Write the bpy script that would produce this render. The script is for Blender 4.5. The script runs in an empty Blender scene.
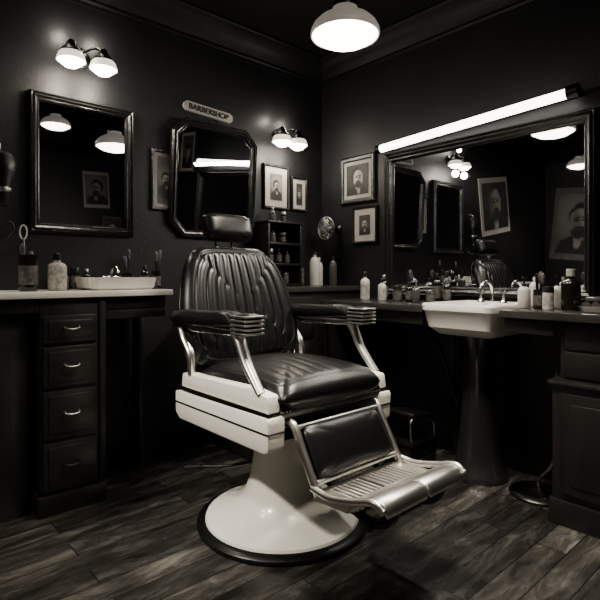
import bpy, bmesh, math, random
from mathutils import Vector, Matrix, Euler
random.seed(7)
sin,cos,pi=math.sin,math.cos,math.pi
SC=bpy.context.scene.collection

# ---------------------------------------------------------------- materials
def mat(name,col,rough=0.5,metal=0.0,bump=0.0,bscale=40,var=0.0,vscale=6,emit=0,ecol=None,coat=0,stretch=(1,1,1),spec=0.5,bdist=0.01):
    m=bpy.data.materials.new(name); m.use_nodes=True
    nt=m.node_tree; b=nt.nodes['Principled BSDF']
    b.inputs['Base Color'].default_value=(*col,1)
    b.inputs['Roughness'].default_value=rough
    b.inputs['Metallic'].default_value=metal
    b.inputs['Specular IOR Level'].default_value=spec
    b.inputs['Coat Weight'].default_value=coat
    b.inputs['Coat Roughness'].default_value=0.12
    tc=nt.nodes.new('ShaderNodeTexCoord'); mp=nt.nodes.new('ShaderNodeMapping')
    mp.inputs['Scale'].default_value=stretch
    nt.links.new(tc.outputs['Object'],mp.inputs['Vector'])
    if var>0:
        n=nt.nodes.new('ShaderNodeTexNoise'); n.inputs['Scale'].default_value=vscale; n.inputs['Detail'].default_value=6
        nt.links.new(mp.outputs[0],n.inputs['Vector'])
        r=nt.nodes.new('ShaderNodeValToRGB')
        r.color_ramp.elements[0].position=0.3; r.color_ramp.elements[1].position=0.7
        r.color_ramp.elements[0].color=(*[c*(1-var) for c in col],1)
        r.color_ramp.elements[1].color=(*[min(1,c*(1+var)) for c in col],1)
        nt.links.new(n.outputs['Fac'],r.inputs[0]); nt.links.new(r.outputs[0],b.inputs['Base Color'])
    if bump>0:
        n2=nt.nodes.new('ShaderNodeTexNoise'); n2.inputs['Scale'].default_value=bscale; n2.inputs['Detail'].default_value=4
        nt.links.new(mp.outputs[0],n2.inputs['Vector'])
        bp=nt.nodes.new('ShaderNodeBump'); bp.inputs['Strength'].default_value=bump; bp.inputs['Distance'].default_value=bdist
        nt.links.new(n2.outputs['Fac'],bp.inputs['Height']); nt.links.new(bp.outputs[0],b.inputs['Normal'])
    if emit>0:
        b.inputs['Emission Color'].default_value=(*(ecol or col),1)
        b.inputs['Emission Strength'].default_value=emit
    return m

M={}
M['wall']=mat('wall_paint',(0.0088,0.0088,0.0100),0.48,bump=0.12,bscale=45,var=0.3,vscale=3,spec=0.38)
M['ceil']=mat('ceiling_paint',(0.003,0.003,0.0034),0.8,bump=0.1,bscale=20,spec=0.15)
M['trim']=mat('trim_paint',(0.0042,0.0042,0.0045),0.55,bump=0.05,spec=0.22)
M['wood']=mat('dark_wood',(0.0085,0.008,0.0074),0.38,bump=0.25,bscale=30,var=0.45,vscale=9,stretch=(1,1,0.15),spec=0.4)
M['woodh']=mat('dark_wood_h',(0.010,0.0094,0.0086),0.36,bump=0.25,bscale=30,var=0.45,vscale=9,stretch=(0.2,1,1),spec=0.45)
M['leather']=mat('black_leather',(0.0028,0.0028,0.0030),0.34,bump=0.35,bscale=380,spec=0.38,bdist=0.0006)
M['leather_edge']=mat('leather_piping',(0.004,0.004,0.004),0.32,spec=0.4)
M['chrome']=mat('chrome',(0.80,0.78,0.74),0.16,1.0)
M['satin']=mat('satin_chrome',(0.80,0.78,0.73),0.30,1.0)
M['steel']=mat('brushed_steel',(0.45,0.44,0.42),0.3,1.0)
M['darksteel']=mat('dark_steel',(0.04,0.04,0.04),0.3,1.0)
M['cream']=mat('cream_enamel',(0.84,0.81,0.73),0.3,coat=0.35,var=0.05,vscale=5)
M['porc']=mat('white_porcelain',(0.78,0.76,0.70),0.15,coat=0.5)
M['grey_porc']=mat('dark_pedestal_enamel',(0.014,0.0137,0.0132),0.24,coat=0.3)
M['iron']=mat('black_iron',(0.006,0.006,0.006),0.3,0.3)
M['counter']=mat('counter_marble',(0.74,0.72,0.66),0.25,var=0.1,vscale=8)
M['counter2']=mat('counter_dark',(0.028,0.027,0.025),0.2,var=0.3,vscale=8)
M['mirror']=mat('mirror_glass',(0.60,0.61,0.63),0.015,1.0)
M['framew']=mat('mirror_frame_wood',(0.007,0.0066,0.0062),0.3,bump=0.4,bscale=45,spec=0.5)
M['paper']=mat('print_paper',(0.46,0.435,0.39),0.7,var=0.12,vscale=12)
M['paper2']=mat('print_grey',(0.12,0.115,0.105),0.7,var=0.3,vscale=14)
M['ink']=mat('print_ink',(0.01,0.01,0.01),0.7)
M['glowhot']=mat('lamp_bulb_hot',(0.9,0.85,0.75),0.4,emit=18,ecol=(1,0.9,0.76))
M['opalglow']=mat('opal_glass_glow',(0.7,0.66,0.58),0.3,emit=1.4,ecol=(1,0.88,0.72))
M['tube']=mat('fluorescent_tube',(0.9,0.9,0.85),0.4,emit=11,ecol=(1,0.94,0.84))
M['opal']=mat('enamel_shade',(0.36,0.345,0.32),0.3,emit=0.15,ecol=(1,0.9,0.75))
M['label']=mat('bottle_label',(0.34,0.325,0.29),0.6,var=0.5,vscale=60)
M['labeld']=mat('bottle_label_dark',(0.07,0.065,0.058),0.5,var=0.8,vscale=50)
M['whitep']=mat('white_plastic',(0.5,0.48,0.45),0.35)
M['amber']=mat('dark_bottle_glass',(0.008,0.007,0.006),0.1,coat=0.5)
M['greyg']=mat('grey_bottle',(0.06,0.058,0.054),0.2,coat=0.3)
M['black']=mat('black_plastic',(0.006,0.006,0.006),0.35)

# floor planks
def floor_mat():
    m=bpy.data.materials.new('wood_plank_floor'); m.use_nodes=True
    nt=m.node_tree; N=nt.nodes; L=nt.links; b=N['Principled BSDF']
    tc=N.new('ShaderNodeTexCoord')
    br=N.new('ShaderNodeTexBrick')
    br.offset=0.37; br.inputs['Scale'].default_value=1
    br.inputs['Brick Width'].default_value=0.80; br.inputs['Row Height'].default_value=0.105
    br.inputs['Mortar Size'].default_value=0.0022; br.inputs['Mortar Smooth'].default_value=0.2
    br.inputs['Color1'].default_value=(0,0,0,1); br.inputs['Color2'].default_value=(1,1,1,1)
    br.inputs['Mortar'].default_value=(0.5,0.5,0.5,1)
    L.new(tc.outputs['Object'],br.inputs['Vector'])
    mp=N.new('ShaderNodeMapping'); mp.inputs['Scale'].default_value=(1.5,6.5,1)
    L.new(tc.outputs['Object'],mp.inputs['Vector'])
    add=N.new('ShaderNodeVectorMath'); add.operation='MULTIPLY_ADD'
    L.new(br.outputs['Color'],add.inputs[0]); add.inputs[1].default_value=(7,5,9); L.new(mp.outputs[0],add.inputs[2])
    n=N.new('ShaderNodeTexNoise'); n.inputs['Scale'].default_value=2.4; n.inputs['Detail'].default_value=10; n.inputs['Roughness'].default_value=0.72; n.inputs['Distortion'].default_value=0.5
    L.new(add.outputs[0],n.inputs['Vector'])
    r=N.new('ShaderNodeValToRGB')
    e=r.color_ramp.elements; e[0].position=0.36; e[0].color=(0.008,0.0075,0.007,1); e[1].position=0.74; e[1].color=(0.15,0.14,0.122,1)
    x=e.new(0.54); x.color=(0.034,0.032,0.0285,1)
    L.new(n.outputs['Fac'],r.inputs[0])
    rp=N.new('ShaderNodeMapRange'); rp.inputs['To Min'].default_value=0.5; rp.inputs['To Max'].default_value=1.5
    L.new(br.outputs['Color'],rp.inputs['Value'])
    mul=N.new('ShaderNodeVectorMath'); mul.operation='SCALE'
    L.new(r.outputs[0],mul.inputs[0]); L.new(rp.outputs[0],mul.inputs['Scale'])
    mx=N.new('ShaderNodeMix'); mx.data_type='RGBA'; L.new(br.outputs['Fac'],mx.inputs['Factor'])
    L.new(mul.outputs[0],mx.inputs[6]); mx.inputs[7].default_value=(0.002,0.002,0.002,1)
    L.new(mx.outputs[2],b.inputs['Base Color'])
    rr=N.new('ShaderNodeMapRange'); rr.inputs['To Min'].default_value=0.14; rr.inputs['To Max'].default_value=0.40
    L.new(n.outputs['Fac'],rr.inputs['Value']); L.new(rr.outputs[0],b.inputs['Roughness'])
    b.inputs['Specular IOR Level'].default_value=0.6
    bp=N.new('ShaderNodeBump'); bp.inputs['Strength'].default_value=0.3; bp.inputs['Distance'].default_value=0.005
    sub=N.new('ShaderNodeMath'); sub.operation='SUBTRACT'; L.new(n.outputs['Fac'],sub.inputs[0]); L.new(br.outputs['Fac'],sub.inputs[1])
    L.new(sub.outputs[0],bp.inputs['Height']); L.new(bp.outputs[0],b.inputs['Normal'])
    return m
M['floor']=floor_mat()

def portrait_mat(name,s,bg=0.16,hair=0.012,face=0.36,beard=True,hat=False,turn=0.0):
    """procedural black-and-white studio portrait, soft blobs in the print's own object space"""
    m=bpy.data.materials.new(name); m.use_nodes=True
    nt=m.node_tree; N=nt.nodes; L=nt.links; b=N['Principled BSDF']; b.inputs['Roughness'].default_value=0.6
    tc=N.new('ShaderNodeTexCoord'); mp=N.new('ShaderNodeVectorMath'); mp.operation='SCALE'; mp.inputs['Scale'].default_value=1/s
    L.new(tc.outputs['Object'],mp.inputs[0])
    nz=N.new('ShaderNodeTexNoise'); nz.inputs['Scale'].default_value=3.5; nz.inputs['Detail'].default_value=5
    L.new(mp.outputs[0],nz.inputs['Vector'])
    dd=N.new('ShaderNodeVectorMath'); dd.operation='MULTIPLY_ADD'; dd.inputs[1].default_value=(0.22,0,0.22)
    L.new(nz.outputs['Color'],dd.inputs[0])
    of=N.new('ShaderNodeVectorMath'); of.operation='ADD'; of.inputs[1].default_value=(-0.11,0,-0.11)
    L.new(mp.outputs[0],of.inputs[0]); L.new(of.outputs[0],dd.inputs[2])
    P=dd.outputs[0]
    cur=[None]
    def blob(cx,cz,rx,rz,c,soft=0.25,amt=1.0):
        a=N.new('ShaderNodeVectorMath'); a.operation='SUBTRACT'; L.new(P,a.inputs[0]); a.inputs[1].default_value=(cx,0,cz)
        d=N.new('ShaderNodeVectorMath'); d.operation='MULTIPLY'; L.new(a.outputs[0],d.inputs[0]); d.inputs[1].default_value=(1/rx,0,1/rz)
        l=N.new('ShaderNodeVectorMath'); l.operation='LENGTH'; L.new(d.outputs[0],l.inputs[0])
        r=N.new('ShaderNodeMapRange'); r.interpolation_type='SMOOTHSTEP'
        r.inputs['From Min'].default_value=1-soft; r.inputs['From Max'].default_value=1+soft; r.inputs['To Min'].default_value=amt; r.inputs['To Max'].default_value=0
        L.new(l.outputs['Value'],r.inputs['Value'])
        x=N.new('ShaderNodeMix'); x.data_type='RGBA'; L.new(r.outputs[0],x.inputs['Factor'])
        if cur[0] is None: x.inputs[6].default_value=(bg*0.45,bg*0.43,bg*0.4,1)
        else: L.new(cur[0],x.inputs[6])
        x.inputs[7].default_value=(c,c*0.95,c*0.87,1); cur[0]=x.outputs[2]
    t=turn
    blob(0.1,0.35,1.0,1.1,bg,0.5)
    blob(0,-1.25,0.95,0.82,0.014,0.08)
    blob(0.05+t,-0.72,0.16,0.30,0.30,0.2)
    blob(0,-0.42,0.22,0.32,face*0.55,0.2)
    blob(-0.02,0.28,0.54,0.64,hair,0.1)
    blob(t,0.08,0.42,0.56,face,0.12)
    blob(0.28-t,0.05,0.20,0.5,face*0.35,0.5,0.8)
    blob(-0.15+t,0.16,0.12,0.055,0.02,0.5); blob(0.16+t,0.16,0.12,0.055,0.02,0.5)
    blob(-0.15+t,0.27,0.14,0.03,0.03,0.5); blob(0.16+t,0.27,0.14,0.03,0.03,0.5)
    blob(0.05+t,0.0,0.05,0.17,face*0.5,0.6)
    if beard:
        blob(t,-0.36,0.32,0.26,hair*1.6,0.25); blob(t,-0.12,0.20,0.05,hair*2,0.5)
    blob(t,-0.2,0.13,0.035,0.06,0.5)
    if hat:
        blob(0,0.62,0.46,0.30,0.012,0.08); blob(0,0.45,0.68,0.08,0.010,0.2)
    g=N.new('ShaderNodeTexNoise'); g.inputs['Scale'].default_value=24; L.new(mp.outputs[0],g.inputs['Vector'])
    mr=N.new('ShaderNodeMapRange'); mr.inputs['To Min'].default_value=0.55; mr.inputs['To Max'].default_value=1.5; L.new(g.outputs['Fac'],mr.inputs['Value'])
    sc=N.new('ShaderNodeVectorMath'); sc.operation='SCALE'; L.new(cur[0],sc.inputs[0]); L.new(mr.outputs[0],sc.inputs['Scale'])
    L.new(sc.outputs[0],b.inputs['Base Color'])
    return m

# ---------------------------------------------------------------- builders
def empty(name,loc=(0,0,0),rotz=0,parent=None):
    o=bpy.data.objects.new(name,None); SC.objects.link(o)
    o.location=loc; o.rotation_euler=(0,0,rotz); o.empty_display_size=0.1
    if parent: o.parent=parent
    return o
def mk(name,bm,mats,parent=None,loc=(0,0,0),rot=(0,0,0),smooth=True,angle=40):
    bmesh.ops.recalc_face_normals(bm,faces=bm.faces)
    me=bpy.data.meshes.new(name); bm.to_mesh(me); bm.free()
    if not isinstance(mats,(list,tuple)): mats=[mats]
    for m in mats: me.materials.append(M[m] if isinstance(m,str) else m)
    if smooth:
        for p in me.polygons: p.use_smooth=True
        try: me.set_sharp_from_angle(angle=math.radians(angle))
        except Exception: pass
    o=bpy.data.objects.new(name,me); SC.objects.link(o)
    o.location=loc; o.rotation_euler=rot
    if parent: o.parent=parent
    return o
def box(name,c,s,m,parent=None,bev=0.004,rot=(0,0,0)):
    bm=bmesh.new(); bmesh.ops.create_cube(bm,size=1)
    for v in bm.verts: v.co=Vector((v.co.x*s[0],v.co.y*s[1],v.co.z*s[2]))
    if bev>0:
        bmesh.ops.bevel(bm,geom=bm.edges[:],offset=min(bev,min(s)*0.45),segments=2,affect='EDGES',profile=0.5)
    return mk(name,bm,m,parent,c,rot)
def bb(name,x0,x1,y0,y1,z0,z1,m,parent=None,bev=0.004):
    return box(name,((x0+x1)/2,(y0+y1)/2,(z0+z1)/2),(abs(x1-x0),abs(y1-y0),abs(z1-z0)),m,parent,bev)
def lathe(name,prof,m,parent=None,loc=(0,0,0),rot=(0,0,0),seg=40,idx=None,sx=1,sy=1,angle=40):
    bm=bmesh.new(); rings=[]
    for r,z in prof:
        if r<1e-5: rings.append([bm.verts.new((0,0,z))])
        else: rings.append([bm.verts.new((r*sx*cos(2*pi*i/seg),r*sy*sin(2*pi*i/seg),z)) for i in range(seg)])
    for k in range(len(rings)-1):
        a,b=rings[k],rings[k+1]; mi=idx[k] if idx else 0
        for i in range(seg):
            j=(i+1)%seg
            if len(a)==1 and len(b)==1: continue
            if len(a)==1: f=bm.faces.new((a[0],b[i],b[j]))
            elif len(b)==1: f=bm.faces.new((a[i],a[j],b[0]))
            else: f=bm.faces.new((a[i],a[j],b[j],b[i]))
            f.material_index=mi
    return mk(name,bm,m,parent,loc,rot,angle=angle)
def catmull(P,n=8):
    P=[Vector(p) for p in P]
    if len(P)<3: return P
    Q=[2*P[0]-P[1]]+P+[2*P[-1]-P[-2]]; out=[]
    for i in range(1,len(Q)-2):
        for k in range(n):
            t=k/n; a,b,c,d=Q[i-1],Q[i],Q[i+1],Q[i+2]
            out.append(0.5*((2*b)+(-a+c)*t+(2*a-5*b+4*c-d)*t*t+(-a+3*b-3*c+d)*t**3))
    out.append(P[-1]); return out
def add_tube(bm,pts,r,seg=12,smooth=True,fx=1.0,fy=1.0,mi=0):
    pts=catmull(pts) if smooth else [Vector(p) for p in pts]
    n=len(pts); rs=r if isinstance(r,(list,tuple)) else None
    up=Vector((0,0,1)); prev=None; rings=[]
    for i,p in enumerate(pts):
        t=(pts[min(i+1,n-1)]-pts[max(i-1,0)]).normalized()
        if prev is None:
            a=t.cross(up)
            if a.length<1e-3: a=t.cross(Vector((1,0,0)))
            a.normalize()
        else:
            a=prev-t*prev.dot(t); a.normalize()
        prev=a; b=t.cross(a)
        rr=(rs[0]+(rs[-1]-rs[0])*i/(n-1)) if rs else r
        rings.append([bm.verts.new(p+a*rr*fx*cos(2*pi*k/seg)+b*rr*fy*sin(2*pi*k/seg)) for k in range(seg)])
    for i in range(n-1):
        for k in range(seg):
            f=bm.faces.new((rings[i][k],rings[i][(k+1)%seg],rings[i+1][(k+1)%seg],rings[i+1][k])); f.material_index=mi
    bm.faces.new(rings[0]).material_index=mi; bm.faces.new(rings[-1][::-1]).material_index=mi
def tube(name,pts,r,m,parent=None,seg=12,smooth=True,fx=1,fy=1):
    bm=bmesh.new(); add_tube(bm,pts,r,seg,smooth,fx,fy); return mk(name,bm,m,parent,angle=50)
def extr_x(name,poly,x0,x1,m,parent=None,bev=0.006):
    bm=bmesh.new()
    a=[bm.verts.new((x0,p[0],p[1])) for p in poly]; b=[bm.verts.new((x1,p[0],p[1])) for p in poly]
    n=len(poly); bm.faces.new(a); bm.faces.new(b[::-1])
    for i in range(n): bm.faces.new((a[i],b[i],b[(i+1)%n],a[(i+1)%n]))
    bmesh.ops.recalc_face_normals(bm,faces=bm.faces)
    if bev>0: bmesh.ops.bevel(bm,geom=bm.edges[:],offset=bev,segments=2,affect='EDGES',profile=0.5,clamp_overlap=True)
    return mk(name,bm,m,parent)
def inset(poly,d):
    n=len(poly); out=[]
    for i in range(n):
        p0,p1,p2=Vector(poly[i-1]),Vector(poly[i]),Vector(poly[(i+1)%n])
        e1=(p1-p0).normalized(); e2=(p2-p1).normalized()
        n1=Vector((-e1.y,e1.x)); n2=Vector((-e2.y,e2.x))
        out.append(p1+(n1+n2)*d/(1+n1.dot(n2)))
    return out
def ring(name,poly,prof,m,mapf,parent=None,loc=(0,0,0),rot=(0,0,0)):
    bm=bmesh.new(); rg=[]
    for d,o in prof: rg.append([bm.verts.new(mapf(p.x,p.y,o)) for p in inset(poly,d)])
    n=len(poly); k=len(prof)
    for j in range(k):
        a,b=rg[j],rg[(j+1)%k]
        for i in range(n): bm.faces.new((a[i],a[(i+1)%n],b[(i+1)%n],b[i]))
    return mk(name,bm,m,parent,loc,rot,angle=30)
def flat(name,poly,off,m,parent,loc=(0,0,0),th=0.0006):
    bm=bmesh.new(); v=[bm.verts.new((p[0],-off,p[1])) for p in poly]; f=bm.faces.new(v)
    r=bmesh.ops.extrude_face_region(bm,geom=[f])
    for g in r['geom']:
        if isinstance(g,bmesh.types.BMVert): g.co.y-=th
    return mk(name,bm,m,parent,loc,smooth=False)
def pad(name,w,h,tf,tb,mapf,ribs=0,ribd=0.0,n=7,pe=6,nu=120,nv=50,m='leather',parent=None,mu=0.82,mv=0.84,crown=0.0,wf=None,rp=0.55):
    bm=bmesh.new()
    def S(i,N):
        t=-1+2*i/N
        return 0.45*sin(pi/2*t)+0.55*t if ribs else sin(pi/2*t)
    def pt(i,j,side):
        u,v=S(i,nu),S(j,nv)
        mm=max(abs(u),abs(v)); nn=(abs(u)**n+abs(v)**n)**(1/n) if mm>0 else 1
        k=mm/nn if nn>0 else 1
        e=math.sqrt(max(0,1-abs(u)**pe))*math.sqrt(max(0,1-abs(v)**pe))
        z=(tf if side>0 else -tb)*e
        if side>0:
            z+=crown*(1-u*u)*(1-v*v)
            if ribs and abs(u)<0.999:
                mk_=min(1,max(0,(mu-abs(u))/0.03))*min(1,max(0,(mv-abs(v))/0.06))
                g=abs(sin(pi*ribs*(u/mu+1)/2))
                z-=ribd*(1-g**rp)*mk_
                d=min(abs(abs(u)-mu-0.02)*w/2, 1) if abs(v)<mv+0.03 else 1
                d2=abs(abs(v)-mv-0.03)*h/2 if abs(u)<mu+0.03 else 1
                dd=min(d,d2)
                z-=ribd*0.8*math.exp(-(dd/0.005)**2)
        uu,vv=u*k,v*k
        ww=w*(wf((vv+1)/2) if wf else 1)
        return Vector(mapf(uu*ww/2,(vv+1)/2*h,z))
    for side in (1,-1):
        G=[[bm.verts.new(pt(i,j,side)) for j in range(nv+1)] for i in range(nu+1)]
        for i in range(nu):
            for j in range(nv): bm.faces.new((G[i][j],G[i+1][j],G[i+1][j+1],G[i][j+1]))
    bmesh.ops.remove_doubles(bm,verts=bm.verts,dist=0.00012)
    return mk(name,bm,m,parent,angle=80)
def studs(name,pts,r,m,parent):
    bm=bmesh.new()
    for p in pts:
        bmesh.ops.create_icosphere(bm,subdivisions=1,radius=r,matrix=Matrix.Translation(p))
    return mk(name,bm,m,parent,angle=80)

RX0,RY0,H=-3.9,-3.4,2.505
# ---------------------------------------------------------------- room shell
bb('floor',RX0-0.1,0.1,RY0-0.1,0.1,-0.08,0,'floor',bev=0)
bb('ceiling',RX0-0.1,0.1,RY0-0.1,0.1,H,H+0.08,'ceil',bev=0)
bb('wall_back',RX0-0.1,0.1,0,0.1,0,H,'wall',bev=0)
bb('wall_right',0,0.1,RY0-0.1,0,0,H,'wall',bev=0)
bb('wall_left',RX0-0.1,RX0,RY0,0,0,H,'wall',bev=0)
bb('wall_front',RX0,0,RY0-0.1,RY0,0,H,'wall',bev=0)
ring('trim_crown',[(RX0,RY0),(0,RY0),(0,0),(RX0,0)],
     [(0,0.0),(0.14,0.0),(0.14,-0.012),(0.128,-0.02),(0.118,-0.045),(0.085,-0.075),(0.045,-0.095),(0.03,-0.115),(0.03,-0.128),(0.014,-0.135),(0.012,-0.15),(0,-0.15)],
     'trim',lambda x,y,o:(x,y,H+o))
def baseb(name,x0,x1,y0,y1):
    bb(name,x0,x1,y0,y1,0,0.11,'trim',bev=0.006)
baseb('baseboard_back',RX0,-0.02,-0.02,0)
baseb('baseboard_right',-0.02,0,RY0,-0.0)
baseb('baseboard_left',RX0,RX0+0.02,RY0+0.02,-0.02)
baseb('baseboard_front',RX0+0.02,-0.02,RY0,RY0+0.02)
wm=lambda x,y,o:(x,-o,y)

# ---------------------------------------------------------------- wall things
def rect(w,h): return [(-w/2,-h/2),(w/2,-h/2),(w/2,h/2),(-w/2,h/2)]
def wall_mirror(name,loc,rz,poly,fw,depth=0.035):
    e=empty(name,loc,rz)
    ring('frame',poly,[(0,0),(0,depth*0.6),(fw*0.18,depth*0.95),(fw*0.32,depth*0.8),(fw*0.5,depth),(fw*0.72,depth*0.75),(fw*0.85,depth*0.78),(fw,depth*0.45),(fw,0)],'framew',wm,e)
    flat('glass',[tuple(p) for p in inset(poly,fw*0.9)],0.008,'mirror',e,th=0.003)
    flat('backing',[tuple(p) for p in inset(poly,fw*0.5)],0.001,'iron',e,th=0.004)
    return e
wall_mirror('wall_mirror',(-1.68,0,1.537),0,rect(0.505,0.668),0.045)
ow,oh,cx,cz=0.5874/2,0.34,0.085,0.085
octo=[(-ow+cx,-oh),(ow-cx,-oh),(ow,-oh+cz),(ow,oh-cz),(ow-cx,oh),(-ow+cx,oh),(-ow,oh-cz),(-ow,-oh+cz)]
# this one hangs from its top, leaning slightly forward off the wall
e=wall_mirror('octagonal_wall_mirror',(-0.930,-0.026,1.558),0,octo,0.045)
e.rotation_euler=(math.radians(4.2),0,0)
tube('hanging_wire',[(-0.12,-0.0,oh-0.06),(0,0.026,oh+0.03),(0.12,-0.0,oh-0.06)],0.0025,'darksteel',e,smooth=False,seg=6)
wall_mirror('vanity_mirror',(0,-1.205,1.32),-pi/2,rect(1.22,0.89),0.058,0.045)

PV=[dict(bg=0.16,beard=True),dict(bg=0.07,beard=False,hair=0.02),dict(bg=0.22,beard=True,turn=0.05),dict(bg=0.05,beard=True,hair=0.03,turn=-0.04),dict(bg=0.1,beard=False,hat=True),dict(bg=0.04,beard=True,hat=False,turn=0.06,face=0.55)]
cnt=[0]
def portrait(e,w,h,var):
    cnt[0]+=1
    flat('print',rect(w,h),0.0115,portrait_mat(f'portrait_print_{cnt[0]}',w/2,**PV[var%6]),e)
def picture(name,loc,rz,w,h,var=0,fw=0.018,mw=0.03,tilt=0,board='paper'):
    e=empty(name,loc,rz); e.rotation_euler=(0,tilt,rz)
    P=rect(w,h)
    ring('frame',P,[(0,0),(0,0.016),(fw*0.3,0.022),(fw*0.7,0.02),(fw,0.012),(fw,0)],'framew',wm,e)
    flat('mat_board',rect(w-fw*1.6,h-fw*1.6),0.006,board,e,th=0.004)
    portrait(e,w-2*fw-2*mw,h-2*fw-2*mw,var)
    return e
picture('framed_portrait',(-1.235,0,1.53),0,0.176,0.34,0,mw=0.02)
picture('framed_portrait',(-0.437,0,1.586),0,0.222,0.295,2,mw=0.042)
picture('framed_portrait',(-0.232,0,1.56),0,0.148,0.24,1,mw=0.028)
picture('framed_portrait',(0,-0.352,1.642),-pi/2,0.31,0.32,5,fw=0.034,mw=0.024)
picture('framed_portrait',(0,-0.416,1.333),-pi/2,0.215,0.25,3,mw=0.042)
picture('framed_portrait',(0,-2.08,1.95),-pi/2,0.30,0.42,4,mw=0.03)
def poster(loc,rz,w,h,tilt,var,b='paper'):
    e=empty('wall_poster',loc,rz); e.rotation_euler=(0,tilt,rz)
    flat('sheet',rect(w,h),0.0,b,e,th=0.006)
    portrait(e,w*0.86,h*0.82,var)
poster((-2.60,0,1.74),0,0.62,0.60,0.16,3,'paper')
poster((RX0,-0.42,1.60),pi/2,0.66,0.86,-0.1,2,'paper2')
poster((-0.40,RY0,2.0),pi,0.30,0.42,0.05,2)
poster((-0.10-0.12,RY0,1.55),pi,0.22,0.3,0.0,3,'paper2')

# sign plaque
e=empty('barbershop_sign',(-0.955,0,1.975)); e.rotation_euler=(0,math.radians(3),0)
w,h=0.34,0.058
pill=[(w/2-h/2+h/2*cos(a),h/2*sin(a)) for a in [(-pi/2)+pi*i/10 for i in range(11)]]+[(-w/2+h/2+h/2*cos(a),h/2*sin(a)) for a in [(pi/2)+pi*i/10 for i in range(11)]]
flat('plaque',pill,0.0,'paper',e,th=0.012)
tcu=bpy.data.curves.new('letters','FONT'); tcu.body='BARBERSHOP'; tcu.size=0.046; tcu.align_x='CENTER'; tcu.align_y='CENTER'; tcu.extrude=0.001; tcu.offset=0.0008
to=bpy.data.objects.new('letters_tmp',tcu); SC.objects.link(to)
bpy.context.view_layer.update()
me=bpy.data.meshes.new_from_object(to.evaluated_get(bpy.context.evaluated_depsgraph_get()))
bpy.data.objects.remove(to)
lo=bpy.data.objects.new('letters',me); SC.objects.link(lo); me.materials.clear(); me.materials.append(M['ink'])
lo.parent=e; lo.location=(0,-0.0135,0.0); lo.rotation_euler=(pi/2,0,0)

# hanging hair dryer with cord at the left
e=empty('hanging_hair_dryer',(-2.06,0,1.43))
tube('hook',[(0,0,0.17),(0,-0.03,0.165),(0,-0.055,0.15),(0,-0.05,0.125),(0,-0.03,0.13)],0.005,'steel',e)
lathe('barrel',[(0,-0.12),(0.028,-0.12),(0.034,-0.11),(0.036,-0.03),(0.05,0.03),(0.055,0.07),(0.045,0.105),(0.02,0.12),(0,0.122)],'black',e,loc=(0.01,-0.06,0),seg=28)
lathe('nozzle_ring',[(0.036,-0.06),(0.039,-0.055),(0.039,-0.045),(0.036,-0.04)],'steel',e,loc=(0.01,-0.06,0),seg=28)
tube('handle',[(-0.03,-0.06,0.06),(-0.08,-0.06,0.03),(-0.12,-0.06,-0.04)],[0.022,0.017],'black',e)
tube('cord',[(-0.12,-0.06,-0.04),(-0.10,-0.05,-0.16),(-0.02,-0.03,-0.22),(0.05,-0.03,-0.19),(0.055,-0.03,-0.24),(0.0,-0.03,-0.29),(-0.12,-0.02,-0.33),(-0.2,-0.015,-0.45)],0.005,'black',e)

# ---------------------------------------------------------------- lamps
def light(name,kind,loc,power,col=(1,0.9,0.76),size=0.05,size_y=None,rot=(0,0,0),parent=None,spread=None,blend=0.6):
    l=bpy.data.lights.new(name,kind); l.energy=power; l.color=col
    if kind=='POINT': l.shadow_soft_size=size
    if kind=='SPOT':
        l.shadow_soft_size=size; l.spot_size=spread or 1.2; l.spot_blend=blend
    if kind=='AREA':
        l.size=size
        if size_y: l.shape='RECTANGLE'; l.size_y=size_y
        else: l.shape='DISK'
        if spread: l.spread=spread
    o=bpy.data.objects.new(name,l); SC.objects.link(o); o.location=loc; o.rotation_euler=rot
    if parent: o.parent=parent
    return o
def pendant(loc,r=0.139,power=14,spread=None):
    e=empty('pendant_lamp',loc)
    k=r/0.139
    P=[(0.139,0),(0.1415,0.005),(0.139,0.022),(0.129,0.043),(0.109,0.063),(0.083,0.079),(0.062,0.089),(0.053,0.098),(0.05,0.115),(0.046,0.118),(0.046,0.098),(0.056,0.084),(0.08,0.072),(0.104,0.057),(0.124,0.038),(0.133,0.02),(0.135,0.0)]
    lathe('shade',[(a*k,b*k) for a,b in P],'opal',e)
    lathe('diffuser',[(0,-0.036*k),(0.05*k,-0.033*k),(0.095*k,-0.021*k),(0.124*k,-0.004*k),(0.133*k,0.010*k),(0.0,0.012*k)],'glowhot',e)
    lathe('gallery',[(0.052*k,0.112*k),(0.054*k,0.125*k),(0.046*k,0.14*k),(0.03*k,0.155*k),(0.026*k,0.175*k),(0.014*k,0.19*k),(0.006,0.2*k),(0,0.2*k)],'darksteel',e)
    top=H-loc[2]
    tube('stem',[(0,0,0.19*k),(0,0,top)],0.005,'darksteel',e,smooth=False)
    lathe('canopy',[(0,top-0.03),(0.02,top-0.028),(0.05,top-0.01),(0.052,top),(0,top)],'darksteel',e)
    light('bulb_light','AREA',(0,0,-0.040*k),power,size=0.24*k,parent=e,spread=spread)
pendant((-1.05,-1.207,1.975),0.139,17,2.1)
pendant((-1.28,-1.88,2.24),0.115,13,1.8)
pendant((-2.95,-0.72,2.10),0.115,10,2.1)

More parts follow.
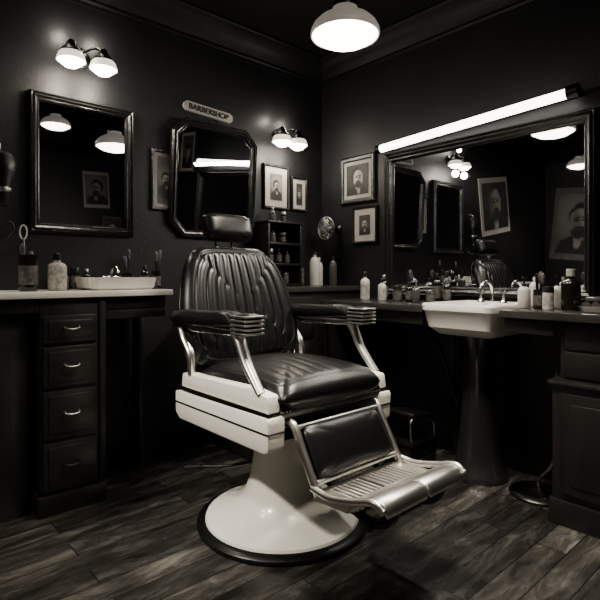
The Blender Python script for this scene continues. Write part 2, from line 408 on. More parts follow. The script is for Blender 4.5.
def sconce(loc,sp,power,rz=0):
    e=empty('wall_sconce',loc,rz)
    lathe('back_plate',[(0,0),(0.052,0),(0.05,0.012),(0.03,0.022),(0.012,0.028),(0,0.028)],'darksteel',e,rot=(pi/2,0,0))
    tube('arm',[(-sp/2,-0.12,0.01),(-sp*0.3,-0.085,0.035),(0,-0.02,0.02),(sp*0.3,-0.085,0.035),(sp/2,-0.12,0.01)],0.006,'darksteel',e)
    for i,s in enumerate((-1,1)):
        x=s*sp/2
        lathe(f'cap_{i+1}',[(0,0.03),(0.012,0.028),(0.02,0.016),(0.024,0.002),(0.040,-0.014),(0.054,-0.032),(0.051,-0.034),(0.03,-0.018),(0,-0.01)],'darksteel',e,loc=(x,-0.12,0),seg=28)
        lathe(f'shade_{i+1}',[(0.048,-0.030),(0.057,-0.042),(0.063,-0.060),(0.065,-0.072),(0.062,-0.072),(0.059,-0.060),(0.052,-0.046),(0.043,-0.032)],'opalglow',e,loc=(x,-0.12,0),seg=28)
        lathe(f'bulb_{i+1}',[(0,-0.02),(0.03,-0.03),(0.05,-0.05),(0.054,-0.068),(0.048,-0.084),(0.03,-0.098),(0,-0.103)],'glowhot',e,loc=(x,-0.12,0),seg=28)
        light(f'bulb_light_{i+1}','POINT',(x,-0.12,-0.15),power,size=0.03,parent=e)
        light(f'bulb_uplight_{i+1}','POINT',(x*1.0,-0.07,0.10),power*0.35,size=0.02,parent=e)
sconce((-1.70,0,2.085),0.152,4.2)
sconce((-0.41,0,1.93),0.135,3.0)

# fluorescent strip
e=empty('fluorescent_light')
A=Vector((-0.09,-0.585,1.785)); B=Vector((-0.09,-1.76,1.840))
d=(B-A).normalized()
tube('glass_tube',[A+d*0.03,B-d*0.04],0.023,'tube',e,smooth=False,seg=20)
tube('socket_1',[A,A+d*0.035],0.027,'iron',e,smooth=False,seg=20)
tube('socket_2',[B-d*0.05,B],0.034,'iron',e,smooth=False,seg=20)
mid=(A+B)/2
ang=math.atan2(d.z,-d.y)
box('housing',(-0.031,mid.y,mid.z+0.012),(0.06,(B-A).length*0.98,0.03),'iron',e,rot=(-ang,0,0))
lt=light('tube_light','AREA',(-0.125,mid.y,mid.z-0.01),15,col=(1,0.93,0.82),size=1.1,size_y=0.03,parent=e)
zax=-Vector((-0.7,0,-0.7)).normalized(); xax=Vector((0,-1,0)); yax=zax.cross(xax)
lt.rotation_euler=Matrix((xax,yax,zax)).transposed().to_euler()

# ---------------------------------------------------------------- left vanity
e=empty('vanity_counter')
bb('top',-2.75,-1.385,-0.385,-0.002,0.903,0.93,'counter',e,bev=0.005)
bb('apron',-2.7,-1.41,-0.355,-0.03,0.845,0.903,'wood',e)
bb('lower_rail',-1.70,-1.41,-0.35,-0.33,0.80,0.845,'woodh',e)
bb('cabinet_body',-1.975,-1.715,-0.36,-0.022,0.07,0.903,'wood',e)
bb('corner_post',-1.735,-1.705,-0.368,-0.33,0.07,0.903,'wood',e)
bb('plinth',-1.985,-1.70,-0.378,-0.022,0,0.085,'wood',e,bev=0.008)
zs=[(0.10,0.30),(0.315,0.515),(0.53,0.70),(0.715,0.83)]
for i,(a,b) in enumerate(zs):
    bb(f'drawer_{i+1}',-1.965,-1.745,-0.374,-0.35,a,b,'woodh',e,bev=0.006)
    bb(f'drawer_panel_{i+1}',-1.945,-1.765,-0.380,-0.37,a+0.02,b-0.02,'woodh',e,bev=0.005)
    zc=(a+b)/2+0.01
    tube(f'handle_{i+1}',[(-1.885,-0.378,zc),(-1.88,-0.398,zc-0.006),(-1.855,-0.402,zc-0.010),(-1.83,-0.398,zc-0.006),(-1.825,-0.378,zc)],0.0038,'darksteel' if i==0 else 'steel',e)
bb('side_cabinet',-2.7,-2.0,-0.30,-0.022,0.0,0.90,'wood',e)
bb('end_leg',-1.44,-1.41,-0.12,-0.03,0.0,0.85,'wood',e)

def srr(w,d,n=6,k=40):
    return [(abs(cos(t))**(2/n)*math.copysign(1,cos(t))*w/2,abs(sin(t))**(2/n)*math.copysign(1,sin(t))*d/2) for t in [2*pi*i/k for i in range(k)]]
def loft(bm,secs,n=6,k=48):
    rg=[[bm.verts.new((x+ox,y+oy,z)) for x,y in srr(w,d,n,k)] for w,d,z,ox,oy in secs]
    for a,b in zip(rg[:-1],rg[1:]):
        for i in range(k): bm.faces.new((a[i],a[(i+1)%k],b[(i+1)%k],b[i]))
    bm.faces.new(rg[0]); bm.faces.new(rg[-1])
e=empty('vessel_sink',(-1.60,-0.215,0.931))
bm=bmesh.new()
loft(bm,[(0.28,0.2,0,0,0),(0.31,0.225,0.01,0,0),(0.325,0.235,0.05,0,0),(0.33,0.24,0.056,0,0),(0.315,0.225,0.057,0,0),(0.30,0.21,0.05,0,0),(0.28,0.19,0.018,0,0),(0.2,0.1,0.012,0,0)],n=9)
mk('basin',bm,'porc',e)
e=empty('basin_faucet',(-1.56,-0.055,0.931))
lathe('base',[(0,0),(0.022,0),(0.02,0.012),(0.012,0.02),(0.011,0.09),(0,0.092)],'chrome',e)
tube('spout',[(0,0,0.07),(0,-0.02,0.105),(0,-0.06,0.11),(0,-0.09,0.085)],0.008,'chrome',e)
tube('cross_handle',[(-0.045,0,0.06),(0.045,0,0.06)],0.006,'chrome',e,smooth=False)

# ---------------------------------------------------------------- bottles
def bottle(loc,r,h,style,body='amber',cap='black',label=True,name=None,lab=None):
    loc=(loc[0],loc[1],loc[2]+0.0008)
    if style=='round':
        prof=[(0,0),(r*0.9,0),(r,r*0.12),(r,h*0.12),(r*1.01,h*0.12),(r*1.01,h*0.55),(r,h*0.55),(r,h*0.64),(r*0.85,h*0.71),(r*0.4,h*0.76),(r*0.36,h*0.82),(r*0.46,h*0.82),(r*0.46,h*0.985),(r*0.4,h),(0,h)]
        idx=[0,0,0,1,1,1,0,0,0,0,2,2,2,2]
        nm='tonic_bottle'
    elif style=='jar':
        prof=[(0,0),(r*0.94,0),(r,r*0.1),(r,h*0.15),(r*1.01,h*0.15),(r*1.01,h*0.62),(r,h*0.62),(r,h*0.75),(r*1.05,h*0.75),(r*1.05,h*0.97),(r,h),(0,h)]
        idx=[0,0,0,1,1,1,0,2,2,2,2]; nm='pomade_jar'
    elif style=='pump':
        prof=[(0,0),(r*0.9,0),(r,r*0.15),(r,h*0.55),(r*0.8,h*0.63),(r*0.35,h*0.67),(r*0.35,h*0.74),(r*0.14,h*0.75),(r*0.14,h*0.92),(r*0.42,h*0.93),(r*0.42,h),(0,h)]
        idx=[0]*5+[2]*6; nm='pump_bottle'
    elif style=='spray':
        prof=[(0,0),(r*0.95,0),(r,r*0.1),(r,h*0.7),(r*0.7,h*0.8),(r*0.3,h*0.84),(r*0.3,h*0.9),(r*0.38,h*0.9),(r*0.3,h),(0,h)]
        idx=[0]*6+[2]*3; nm='spray_bottle'
    lb=(lab or ('label' if body in('label','whitep') else 'labeld')) if label else body
    return lathe(name or nm,prof,[body,lb,cap],loc=loc,idx=idx,seg=28)
zl=0.93
def brush_jar(loc,r,h,body,bits,name='brush_jar'):
    e=empty(name,(loc[0],loc[1],loc[2]+0.0008))
    lathe('jar',[(0,0),(r*0.95,0),(r,0.006),(r,h*0.18),(r*1.02,h*0.18),(r*1.02,h*0.7),(r,h*0.7),(r,h),(r*0.88,h),(r*0.86,0.01),(0,0.01)],[body,'labeld'],e,idx=[0,0,0,1,1,1,0,0,0,0],seg=28)
    for i,(dx,dy,hh,kind) in enumerate(bits):
        if kind=='brush':
            tube(f'handle_{i+1}',[(dx*0.3,dy*0.3,0.012),(dx,dy,hh*0.8)],0.004,'black',e,smooth=False,seg=8)
            lathe(f'bristles_{i+1}',[(0,0),(0.008,0),(0.012,0.03),(0.007,0.045),(0,0.048)],'labeld',e,loc=(dx,dy,hh*0.78),seg=14)
        elif kind=='scissors':
            tube(f'blade_{i+1}',[(dx*0.3,dy,0.012),(dx,dy,hh*0.75)],0.004,'steel',e,smooth=False,seg=8)
            bm=bmesh.new()
            add_tube(bm,[(dx+0.014*cos(t),dy,hh*0.75+0.026+0.03*sin(t)) for t in [-pi/2+2*pi*k/12 for k in range(13)]],0.0035,8,False)
            mk(f'finger_ring_{i+1}',bm,'whitep',e)
        elif kind=='comb':
            box(f'comb_{i+1}',(dx,dy,hh*0.55),(0.022,0.004,hh*0.86),'black',e,bev=0.001,rot=(0,0.12*(1 if dx>0 else -1),0))
    return e
brush_jar((-1.99,-0.25,zl),0.037,0.155,'amber',[(0.01,0,0.16,'brush'),(-0.018,0.005,0.30,'scissors'),(-0.02,0.01,0.2,'brush')],'barber_tool_jar')
bottle((-1.875,-0.25,zl),0.038,0.165,'round','label','black',True)
bottle((-1.825,-0.17,zl),0.022,0.09,'round','greyg','black')
bottle((-1.80,-0.05,zl),0.025,0.07,'jar','greyg','steel')
bottle((-1.735,-0.045,zl),0.022,0.105,'jar','amber','black')
bottle((-1.68,-0.045,zl),0.02,0.10,'round','amber','steel')
brush_jar((-1.475,-0.055,zl),0.022,0.08,'amber',[(0.006,0,0.2,'brush'),(-0.008,0,0.17,'comb')])
brush_jar((-1.410,-0.25,zl),0.022,0.09,'amber',[(0.01,0,0.2,'comb'),(-0.002,0,0.18,'brush')])
bottle((-1.41,-0.12,zl),0.02,0.12,'round','amber','black')

# ---------------------------------------------------------------- corner dresser + hutch
e=empty('corner_dresser')
bb('top',-0.97,-0.022,-0.44,-0.022,0.90,0.93,'counter2',e)
bb('body',-0.95,-0.03,-0.42,-0.022,0.07,0.90,'wood',e)
bb('plinth',-0.96,-0.025,-0.43,-0.022,0,0.075,'wood',e)
for j in range(3):
    x0=-0.935
    bb(f'drawer_{j+1}',x0,x0+0.45,-0.432,-0.41,0.11+j*0.26,0.35+j*0.26,'woodh',e,bev=0.006)
    lathe(f'knob_{j+1}',[(0,0),(0.006,0),(0.005,0.003),(0.011,0.006),(0.008,0.009),(0,0.010)],'steel',e,loc=(x0+0.215,-0.431,0.23+j*0.26),rot=(pi/2,0,0),seg=16)
e=empty('shelf_hutch',(-0.49,-0.001,0.931))
bb('side_l',-0.14,-0.125,-0.17,-0.0,0,0.40,'wood',e,bev=0.002)
bb('side_r',0.125,0.14,-0.17,-0.0,0,0.40,'wood',e,bev=0.002)
bb('back',-0.13,0.13,-0.012,0,0,0.40,'wood',e,bev=0)
for i,z in enumerate((0.0,0.13,0.26,0.395)):
    bb(f'shelf_{i+1}',-0.15 if i==3 else -0.125,0.15 if i==3 else 0.125,-0.18 if i==3 else -0.165,-0.012 if i!=3 else 0,z,z+0.014,'wood',e,bev=0.002)
for (x,z,r,h,st,bo,ca) in [(-0.57,.945,.02,.09,'round','greyg','black'),(-0.50,.945,.022,.08,'jar','amber','steel'),(-0.43,.945,.02,.1,'round','greyg','black'),
    (-0.56,1.075,.022,.09,'jar','amber','steel'),(-0.49,1.075,.02,.10,'round','amber','steel'),(-0.42,1.075,.018,.08,'round','greyg','steel'),
    (-0.54,1.205,.02,.09,'round','greyg','black'),(-0.46,1.205,.024,.07,'jar','amber','labeld'),(-0.54,1.34,.022,.09,'round','amber','steel'),(-0.45,1.34,.018,.07,'jar','amber','steel')]:
    bottle((x,-0.1,z),r,h,st,bo,ca)
bottle((-0.262,-0.2,0.93),0.034,0.225,'spray','whitep','black',False)
bottle((-0.185,-0.16,0.93),0.026,0.19,'spray','whitep','whitep',False)
bottle((-0.11,-0.22,0.93),0.026,0.20,'spray','greyg','black',False)
bottle((-0.32,-0.12,0.93),0.028,0.16,'round','greyg','black')
# wall fan in the corner
e=empty('wall_fan',(0,-0.17,1.32),-pi/2)
lathe('bracket',[(0,0),(0.03,0),(0.03,0.01),(0.012,0.02),(0.01,0.07),(0,0.07)],'darksteel',e,rot=(pi/2,0,0))
lathe('motor',[(0,0.06),(0.025,0.06),(0.032,0.08),(0.028,0.115),(0,0.12)],'darksteel',e,rot=(pi/2,0,0),seg=24)
bm=bmesh.new()
for k in range(16):
    a=2*pi*k/16
    add_tube(bm,[(0.012*cos(a),-0.155,0.012*sin(a)),(0.05*cos(a),-0.15,0.05*sin(a)),(0.078*cos(a),-0.13,0.078*sin(a)),(0.05*cos(a),-0.105,0.05*sin(a)),(0.02*cos(a),-0.10,0.02*sin(a))],0.0014,6)
for rr,yy in ((0.078,-0.13),(0.05,-0.15),(0.014,-0.155)):
    add_tube(bm,[(rr*cos(2*pi*k/28),yy,rr*sin(2*pi*k/28)) for k in range(29)],0.0022,6,False)
mk('cage',bm,'steel',e)
bm=bmesh.new()
for k in range(4):
    a=pi/2*k; c=[(0.01,-0.128,-0.006),(0.062,-0.122,-0.02),(0.066,-0.134,0.022),(0.01,-0.134,0.008)]
    vs=[bm.verts.new((x*cos(a)-z*sin(a),y,x*sin(a)+z*cos(a))) for x,y,z in c]; bm.faces.new(vs)
mk('blades',bm,'steel',e)

# ---------------------------------------------------------------- right counter
zc=0.85
e=empty('barber_counter')
bb('top',-0.45,-0.003,-1.165,-0.446,zc-0.035,zc,'counter2',e,bev=0.006)
bb('apron',-0.42,-0.40,-1.15,-0.46,zc-0.10,zc-0.035,'woodh',e)
bb('back_panel',-0.04,-0.022,-1.15,-0.46,0.11,zc-0.035,'wood',e)
bb('end_panel',-0.40,-0.04,-0.50,-0.46,0,zc-0.035,'wood',e)
tube('curved_bracket',[(-0.05,-1.12,0.30),(-0.12,-1.12,0.42),(-0.22,-1.12,0.60),(-0.38,-1.12,0.755)],0.014,'iron',e)
bb('leg',-0.06,-0.022,-1.14,-1.10,0,zc-0.035,'wood',e)
e=empty('drawer_counter')
bb('top',-0.45,-0.003,-2.6,-1.56,zc-0.035,zc,'counter2',e,bev=0.006)
bb('apron',-0.42,-0.40,-1.78,-1.57,zc-0.10,zc-0.035,'woodh',e)
bb('upper_cabinet',-0.385,-0.022,-2.6,-1.79,0.55,zc-0.035,'wood',e)
bb('lower_cabinet',-0.43,-0.022,-2.6,-1.775,0.06,0.555,'wood',e,bev=0.004)
bb('ledge',-0.452,-0.022,-2.6,-1.76,0.555,0.578,'woodh',e,bev=0.01)
bb('plinth',-0.445,-0.022,-2.6,-1.765,0,0.10,'wood',e,bev=0.006)
for i,(a,b) in enumerate(((0.585,0.69),(0.70,0.805))):
    bb(f'drawer_{i+1}',-0.40,-0.38,-2.3,-1.81,a,b,'wood',e,bev=0.005)
    tube(f'handle_{i+1}',[(-0.40,-2.02,(a+b)/2),(-0.42,-2.03,(a+b)/2),(-0.42,-2.08,(a+b)/2),(-0.40,-2.09,(a+b)/2)],0.004,'steel',e)
bb('door_panel',-0.445,-0.43,-2.3,-1.81,0.13,0.53,'wood',e,bev=0.006)
bb('door_inner',-0.452,-0.44,-2.26,-1.85,0.17,0.49,'wood',e,bev=0.006)

# pedestal sink
e=empty('pedestal_sink',(-0.26,-1.36,0))
bm=bmesh.new()
loft(bm,[(0.20,0.20,0.70,0.03,0),(0.34,0.29,0.715,0.02,0),(0.40,0.345,0.75,0,0),(0.435,0.372,0.825,0,0),(0.45,0.385,0.832,0,0),(0.455,0.388,0.856,0,0),(0.445,0.378,0.864,0,0),(0.395,0.335,0.862,-0.01,0),(0.37,0.315,0.845,-0.01,0),(0.32,0.27,0.775,-0.01,0),(0.16,0.14,0.75,-0.01,0)],n=9,k=64)
mk('bowl',bm,'porc',e)
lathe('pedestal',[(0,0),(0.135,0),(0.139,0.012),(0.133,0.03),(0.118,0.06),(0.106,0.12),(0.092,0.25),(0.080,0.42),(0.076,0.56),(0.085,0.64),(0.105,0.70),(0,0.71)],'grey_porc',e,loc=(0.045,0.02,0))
tube('spout',[(0.14,0,0.86),(0.14,0,0.92),(0.12,0,0.955),(0.07,0,0.965),(0.03,0,0.94),(0.025,0,0.915)],0.008,'chrome',e)
for i,s in enumerate((-1,1)):
    lathe(f'tap_{i+1}',[(0,0.86),(0.018,0.86),(0.014,0.875),(0.008,0.88),(0.008,0.91),(0.02,0.912),(0.02,0.925),(0,0.93)],'chrome',e,loc=(0.14,s*0.06,0),seg=20)

X=-0.25
bottle((X,-0.625,zc),0.028,0.17,'round','whitep','black')
bottle((X,-0.755,zc),0.024,0.13,'round','whitep','black')
bottle((X+0.1,-0.69,zc),0.024,0.15,'round','amber','steel')
bottle((X,-0.865,zc),0.026,0.09,'jar','greyg','black')
bottle((X+0.02,-0.93,zc),0.02,0.11,'round','amber','black')
bottle((X,-0.99,zc),0.022,0.12,'pump','greyg','steel')
brush_jar((X+0.12,-0.86,zc),0.026,0.09,'greyg',[(0.008,0,0.17,'brush'),(-0.01,0,0.18,'comb')])
bottle((X+0.16,-1.02,zc),0.024,0.16,'round','amber','black')
bottle((X+0.16,-1.08,zc),0.022,0.17,'round','greyg','black')
bottle((X+0.1,-1.12,zc),0.02,0.13,'round','amber','steel')
bottle((X-0.03,-1.10,zc),0.022,0.07,'jar','greyg','steel')
bottle((-0.28,-1.595,zc),0.027,0.145,'pump','whitep','black')
bottle((-0.18,-1.60,zc),0.024,0.14,'spray','whitep','whitep',False)
brush_jar((-0.28,-1.665,zc),0.028,0.085,'amber',[(0.01,0,0.15,'brush'),(-0.01,0.008,0.16,'comb'),(0,-0.012,0.14,'brush')])
bottle((-0.33,-1.72,zc),0.022,0.10,'jar','whitep','black')
bottle((-0.18,-1.70,zc),0.024,0.15,'pump','whitep','black')
bottle((-0.26,-1.785,zc),0.038,0.175,'round','amber','label',lab='amber')
e=empty('towel_tray',(-0.26,-1.90,zc+0.0008))
bm=bmesh.new(); loft(bm,[(0.15,0.11,0,0,0),(0.17,0.13,0.02,0,0),(0.165,0.125,0.021,0,0),(0.145,0.105,0.006,0,0)]); mk('tray',bm,'steel',e)
for i in range(3):
    tube(f'rolled_towel_{i+1}',[(-0.06,-0.035+0.035*i,0.024),(0.06,-0.035+0.035*i,0.024)],0.017,'greyg',e,smooth=False)
box('folded_towel',(0,0,0.05),(0.12,0.08,0.02),'greyg',e,bev=0.008)

# shoe-shine footstool under the counter
e=empty('shoeshine_footstool',(-0.40,-1.055,0))
bb('case',-0.11,0.11,-0.09,0.09,0.012,0.15,'iron',e,bev=0.008)
bb('base',-0.12,0.12,-0.10,0.10,0,0.024,'woodh',e)
bb('lid',-0.12,0.12,-0.10,0.10,0.15,0.172,'leather',e,bev=0.008)
bb('trim_band',-0.112,0.112,-0.092,0.092,0.075,0.081,'steel',e,bev=0.001)
tube('support_rail',[(-0.10,-0.085,0.172),(-0.11,-0.088,0.21),(-0.10,-0.085,0.285),(0.0,-0.08,0.285),(0.09,-0.08,0.245),(0.105,-0.08,0.172)],0.006,'steel',e)
tube('support_rail_rear',[(-0.10,0.075,0.172),(-0.11,0.078,0.21),(-0.10,0.075,0.285),(0.0,0.07,0.285),(0.09,0.07,0.245),(0.105,0.07,0.172)],0.006,'steel',e)
box('foot_rest',(-0.01,-0.005,0.292),(0.19,0.185,0.022),'leather',e,bev=0.009,rot=(0,0.18,0))

# floor stand (round base with curved stem)
e=empty('towel_stand',(-0.23,-1.635,0))
lathe('base',[(0,0),(0.12,0),(0.123,0.012),(0.116,0.02),(0.08,0.028),(0.035,0.042),(0.014,0.055),(0,0.055)],'darksteel',e)
tube('stem',[(0,0,0.04),(0.0,-0.01,0.08),(-0.01,-0.055,0.14),(-0.02,-0.09,0.22),(-0.02,-0.10,0.34),(-0.02,-0.105,0.50)],0.008,'steel',e)
bm=bmesh.new(); add_tube(bm,[(-0.02+0.045*cos(2*pi*k/20),-0.105,0.545+0.045*sin(2*pi*k/20)) for k in range(21)],0.006,8,False); mk('towel_ring',bm,'steel',e)

# ---------------------------------------------------------------- BARBER CHAIR
CH=empty('barber_chair',(-1.234,-1.03,0))
lathe('base_ring',[(0,0),(0.335,0),(0.345,0.006),(0.345,0.018),(0.335,0.026),(0.30,0.030),(0,0.030)],'iron',CH,seg=72)
lathe('base_dome',[(0.312,0.028),(0.308,0.038),(0.278,0.050),(0.228,0.066),(0.184,0.090),(0.152,0.130),(0.131,0.19),(0.120,0.265),(0.114,0.355),(0.116,0.385),(0,0.385)],'cream',CH,seg=72)
lathe('column_collar',[(0,0.38),(0.105,0.38),(0.105,0.40),(0.085,0.405),(0.085,0.44),(0,0.44)],'chrome',CH,seg=48)
tube('pump_lever',[(-0.06,0.06,0.24),(-0.14,0.17,0.205),(-0.21,0.27,0.19),(-0.25,0.34,0.175)],0.008,'darksteel',CH)
tube('lever_grip',[(-0.215,0.28,0.188),(-0.252,0.345,0.174)],0.013,'black',CH,smooth=False)
bb('seat_frame',-0.265,0.265,-0.27,0.27,0.43,0.52,'iron',CH,bev=0.01)
bb('frame_cross',-0.16,0.16,-0.16,0.16,0.405,0.435,'iron',CH,bev=0.01)
for i,s in enumerate((-1,1)):
    xo,xi=s*0.318,s*0.245
    extr_x(f'side_panel_lower_{i+1}',[(0.315,0.435),(0.315,0.525),(-0.30,0.535),(-0.31,0.52),(-0.305,0.425),(-0.28,0.412),(0.28,0.412)],xo,xi,'cream',CH,0.010)
    extr_x(f'side_panel_upper_{i+1}',[(0.285,0.545),(0.275,0.60),(-0.20,0.612),(-0.285,0.60),(-0.295,0.545)],s*0.306,s*0.252,'cream',CH,0.008)
    extr_x(f'side_strip_{i+1}',[(0.305,0.522),(0.305,0.548),(-0.30,0.548),(-0.30,0.522)],s*0.312,s*0.25,'chrome',CH,0.002)
    extr_x(f'side_groove_{i+1}',[(0.317,0.478),(0.317,0.4835),(-0.3115,0.4835),(-0.3115,0.478)],s*0.3205,s*0.25,'darksteel',CH,0)
pad('seat_cushion',0.545,0.585,0.056,0.055,lambda x,y,z:(x,0.26-y,0.58+z),ribs=9,ribd=0.0028,n=9,pe=8,crown=0.034,parent=CH,nu=200,nv=70,mu=0.84,mv=0.8,rp=0.6)
bb('seat_valance',-0.262,0.262,-0.302,0.25,0.515,0.56,'leather',CH,bev=0.012)
pts=[Vector((-0.25+0.5*k/32,-0.303,0.542)) for k in range(33)]
studs('seat_nailheads',pts,0.0034,'steel',CH)
upv=Vector((0,0.29,0.957)).normalized(); outv=Vector((0,-upv.z,upv.y)); b0=Vector((0,0.245,0.60))
def bmap(x,y,z):
    p=b0+upv*y+outv*(z+0.22*x*x)
    return (x,p.y,p.z)
def bw(t): return 0.95+0.15*sin(pi*min(1,max(0,t*0.95+0.12)))-0.15*t*t
pad('back_cushion',0.565,0.55,0.062,0.03,bmap,ribs=10,ribd=0.010,n=6,pe=7,crown=0.012,parent=CH,nu=260,nv=80,mu=0.82,mv=0.84,wf=bw,rp=0.45)
def bmap2(x,y,z):
    p=b0+upv*y+outv*(z-0.035+0.22*x*x); return (x,p.y,p.z)
pad('back_shell',0.545,0.535,0.02,0.03,bmap2,n=6,pe=7,parent=CH,nu=50,nv=40,wf=bw,m='leather_edge')
sp=[]
for k in range(25):
    t=k/24
    for s in (-1,1):
        wv=0.565*bw(t)*0.5*0.915
        if 0.08<t<0.9: sp.append(Vector(bmap(s*wv,0.55*t,0.044)))
studs('back_nailheads',sp,0.0022,'darksteel',CH)
for i,s in enumerate((-1,1)):
    tube(f'back_hinge_{i+1}',[(s*0.272,0.22,0.57),(s*0.283,0.27,0.66),(s*0.28,0.31,0.78)],0.012,'chrome',CH)
hc=b0+upv*0.64+outv*0.02
def hmap(x,y,z):
    a=upv*(y-0.0625)+outv*(z+0.35*x*x); p=hc+a; return (x,p.y,p.z)
pad('headrest_cushion',0.26,0.125,0.050,0.042,hmap,ribs=0,n=8,pe=6,crown=0.006,parent=CH,nu=50,nv=30)
bm=bmesh.new()
for s in (-1,1):
    a=b0+upv*0.44+outv*(-0.03); b=b0+upv*0.66+outv*(-0.025)
    add_tube(bm,[(s*0.045,a.y,a.z),(s*0.045,b.y,b.z)],0.007,12,False)
mk('headrest_posts',bm,'chrome',CH)
p=b0+upv*0.645+outv*(-0.025); box('headrest_plate',(0,p.y,p.z),(0.18,0.012,0.07),'darksteel',CH,rot=(-0.29,0,0))
for i,s in enumerate((-1,1)):
    ax=s*0.298
    def amap(x,y,z,ax=ax):
        return (ax+x,0.355-y,0.820+z+0.010*math.exp(-((y-0.42)/0.1)**2))
    pad(f'arm_pad_{i+1}',0.080,0.51,0.042,0.018,amap,n=5,pe=5,parent=CH,nu=24,nv=60)
    bb(f'arm_rail_{i+1}',ax-0.026,ax+0.026,-0.175,0.33,0.788,0.810,'chrome',CH,bev=0.006)
    bb(f'arm_cap_{i+1}',ax-0.037,ax+0.037,-0.205,-0.135,0.790,0.866,'darksteel',CH,bev=0.012)
    for k in range(5):
        z=0.794+k*0.0148
        bb(f'arm_cap_rib_{i+1}_{k+1}',ax-0.042,ax+0.042,-0.212,-0.120,z,z+0.0075,'satin',CH,bev=0.003)
    tube(f'arm_post_front_{i+1}',[(ax,-0.10,0.80),(ax,-0.125,0.765),(ax,-0.16,0.70),(ax,-0.205,0.645),(ax,-0.245,0.60)],[0.024,0.016],'satin',CH,fx=1.1,fy=0.75)
    tube(f'arm_post_rear_{i+1}',[(ax,0.30,0.80),(ax,0.27,0.74),(ax,0.22,0.68),(ax,0.215,0.60)],[0.019,0.015],'satin',CH,fx=1.1,fy=0.75)
    tube(f'arm_brace_{i+1}',[(ax,0.25,0.80),(ax,0.20,0.782),(ax,0.05,0.785),(ax,-0.08,0.79)],0.008,'chrome',CH)
# leg rest
l0=Vector((0,-0.325,0.490)); l1=Vector((0,-0.415,0.335)); lu=(l1-l0).normalized(); lo=Vector((0,lu.z,-lu.y))
if lo.y>0: lo=-lo
LH=(l1-l0).length
def lmap(x,y,z): p=l0+lu*y+lo*z; return (x,p.y,p.z)
pad('leg_rest_cushion',0.385,LH,0.028,0.012,lmap,n=8,pe=5,crown=0.008,parent=CH,nu=60,nv=40,ribs=0)
def lp(x,y,z): p=l0+lu*y+lo*z; return (x,p.y,p.z)
bm=bmesh.new()
for s in (-1,1):
    add_tube(bm,[(s*0.217,-0.27,0.50),(s*0.215,-0.315,0.495),(s*0.214,-0.360,0.42),(s*0.214,-0.41,0.335),(s*0.214,-0.435,0.30)],0.013,12,fx=0.8,fy=1.3)
add_tube(bm,[lp(-0.212,0.0,-0.006),lp(0.212,0.0,-0.006)],0.009,12,False)
add_tube(bm,[lp(-0.212,LH+0.004,-0.006),lp(0.212,LH+0.004,-0.006)],0.009,12,False)
mk('leg_rest_frame',bm,'satin',CH,angle=50)
box('leg_rest_back',tuple((l0+l1)/2-lo*0.018),(0.40,0.012,LH),'iron',CH,rot=(-math.atan2(0.09,0.155),0,0))
# foot plate
def strip(bm,prof,x0,x1,th):
    top=[];bot=[]
    for y,z in prof: top.append((bm.verts.new((x0,y,z)),bm.verts.new((x1,y,z)))); bot.append((bm.verts.new((x0,y,z-th)),bm.verts.new((x1,y,z-th))))
    for k in range(len(prof)-1):
        bm.faces.new((top[k][0],top[k][1],top[k+1][1],top[k+1][0])); bm.faces.new((bot[k][0],bot[k+1][0],bot[k+1][1],bot[k][1]))
        bm.faces.new((top[k][0],top[k+1][0],bot[k+1][0],bot[k][0])); bm.faces.new((top[k][1],bot[k][1],bot[k+1][1],top[k+1][1]))
    bm.faces.new((top[0][0],bot[0][0],bot[0][1],top[0][1])); bm.faces.new((top[-1][0],top[-1][1],bot[-1][1],bot[-1][0]))
bm=bmesh.new()
lip=[(-0.555,0.306),(-0.575,0.318),(-0.60,0.336),(-0.632,0.352),(-0.662,0.358),(-0.685,0.352),(-0.70,0.336)]
strip(bm,lip,-0.205,-0.004,0.024); strip(bm,lip,0.004,0.205,0.024)
bmesh.ops.recalc_face_normals(bm,faces=bm.faces)
bmesh.ops.bevel(bm,geom=[ed for ed in bm.edges if len(ed.link_faces)==2 and ed.calc_face_angle()>1.0],offset=0.006,segments=3,affect='EDGES',profile=0.5)
mk('foot_plate_lip',bm,'satin',CH,angle=50)
bm=bmesh.new()
base=[(-0.41,0.302),(-0.56,0.308)]
for x0,x1 in ((-0.215,-0.165),(0.165,0.215)): strip(bm,base,x0,x1,0.022)
strip(bm,base,-0.010,0.010,0.018)
for y0,y1 in ((-0.41,-0.432),(-0.540,-0.56)):
    strip(bm,[(y0,0.3025 if y0>-0.5 else 0.3070),(y1,0.303 if y0>-0.5 else 0.3085)],-0.17,0.17,0.02)
mk('foot_plate_frame',bm,'satin',CH,angle=40)
bm=bmesh.new()
for side in (-1,1):
    for k in range(7):
        x=side*(0.027+k*0.0215)
        add_tube(bm,[(x,-0.425,0.298),(x,-0.55,0.303)],0.0050,8,False)
mk('foot_plate_grille',bm,'satin',CH)
bb('foot_plate_pan',-0.17,0.17,-0.55,-0.42,0.262,0.270,'iron',CH,bev=0.003)
bm=bmesh.new()
for s in (-1,1):
    add_tube(bm,[(s*0.12,-0.43,0.285),(s*0.12,-0.49,0.255),(s*0.12,-0.57,0.235),(s*0.12,-0.64,0.26),(s*0.12,-0.67,0.31)],0.015,10)
    add_tube(bm,[(s*0.12,-0.20,0.43),(s*0.12,-0.30,0.36),(s*0.12,-0.41,0.285)],0.012,10)
add_tube(bm,[(-0.14,-0.58,0.225),(0.14,-0.58,0.225)],0.012,10,False)
mk('foot_rest_linkage',bm,'iron',CH)
bm=bmesh.new()
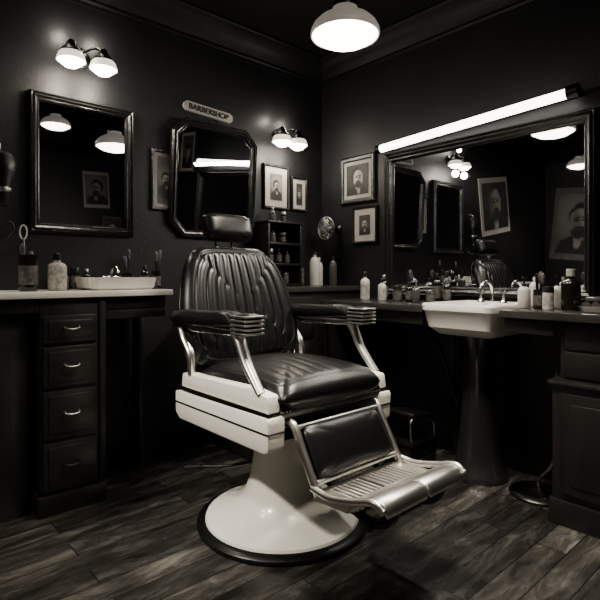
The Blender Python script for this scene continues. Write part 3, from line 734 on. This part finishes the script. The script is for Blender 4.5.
for s in (-1,1): add_tube(bm,[(s*0.218,-0.41,0.318),(s*0.220,-0.49,0.312),(s*0.220,-0.58,0.330),(s*0.216,-0.66,0.352),(s*0.214,-0.695,0.336)],0.012,10)
mk('foot_plate_rails',bm,'satin',CH)

# ---------------------------------------------------------------- added spots for chair and floor, world background
def added_spot(loc,t,power,ang,size=0.06,blend=0.7,col=(1,0.92,0.80)):  # invented spot fixture, added to brighten what it is aimed at
    e=empty('added_spotlight',(loc[0],loc[1],H))
    d=(Vector(t)-Vector(loc)).normalized()
    dz=loc[2]-H
    tube('stem',[(0,0,0),(0,0,dz+0.02)],0.008,'iron',e,smooth=False)
    lathe('canopy',[(0,-0.02),(0.04,-0.018),(0.045,0),(0,0)],'iron',e)
    c=lathe('can',[(0,-0.09),(0.03,-0.09),(0.045,-0.07),(0.05,0.03),(0.046,0.03),(0.04,-0.05),(0,-0.05)],'iron',e,loc=(0,0,dz))
    c.rotation_euler=d.to_track_quat('Z','Y').to_euler()
    p=Vector((0,0,dz))+d*0.05
    s=light('spot_light','SPOT',tuple(p),power,col=col,size=size,parent=e,spread=ang,blend=blend)
    s.rotation_euler=d.to_track_quat('-Z','Y').to_euler()
added_spot((-3.1,-1.35,2.30),(-1.42,-1.0,0.40),260,0.50)  # added key light on the chair
added_spot((-2.3,-3.2,2.30),(-0.66,-1.78,0.0),150,0.36,blend=1.0)  # added to make a bright pool on the floor at right
added_spot((-2.6,-0.55,2.30),(-1.70,-0.88,0.0),130,0.42,blend=1.0)  # added to make a bright pool on the floor left of the chair
w=bpy.data.worlds.new('world'); bpy.context.scene.world=w; w.use_nodes=True
w.node_tree.nodes['Background'].inputs[0].default_value=(0.5,0.55,0.65,1); w.node_tree.nodes['Background'].inputs[1].default_value=0.01

# ---------------------------------------------------------------- camera
cam=bpy.data.cameras.new('camera'); co=bpy.data.objects.new('camera',cam); SC.objects.link(co)
co.location=(-2.555,-2.611,1.0)
co.rotation_euler=(pi/2,0,math.radians(-41.87))
cam.sensor_width=36; cam.lens=30.12; cam.shift_y=-25/600; cam.clip_start=0.02
bpy.context.scene.camera=co
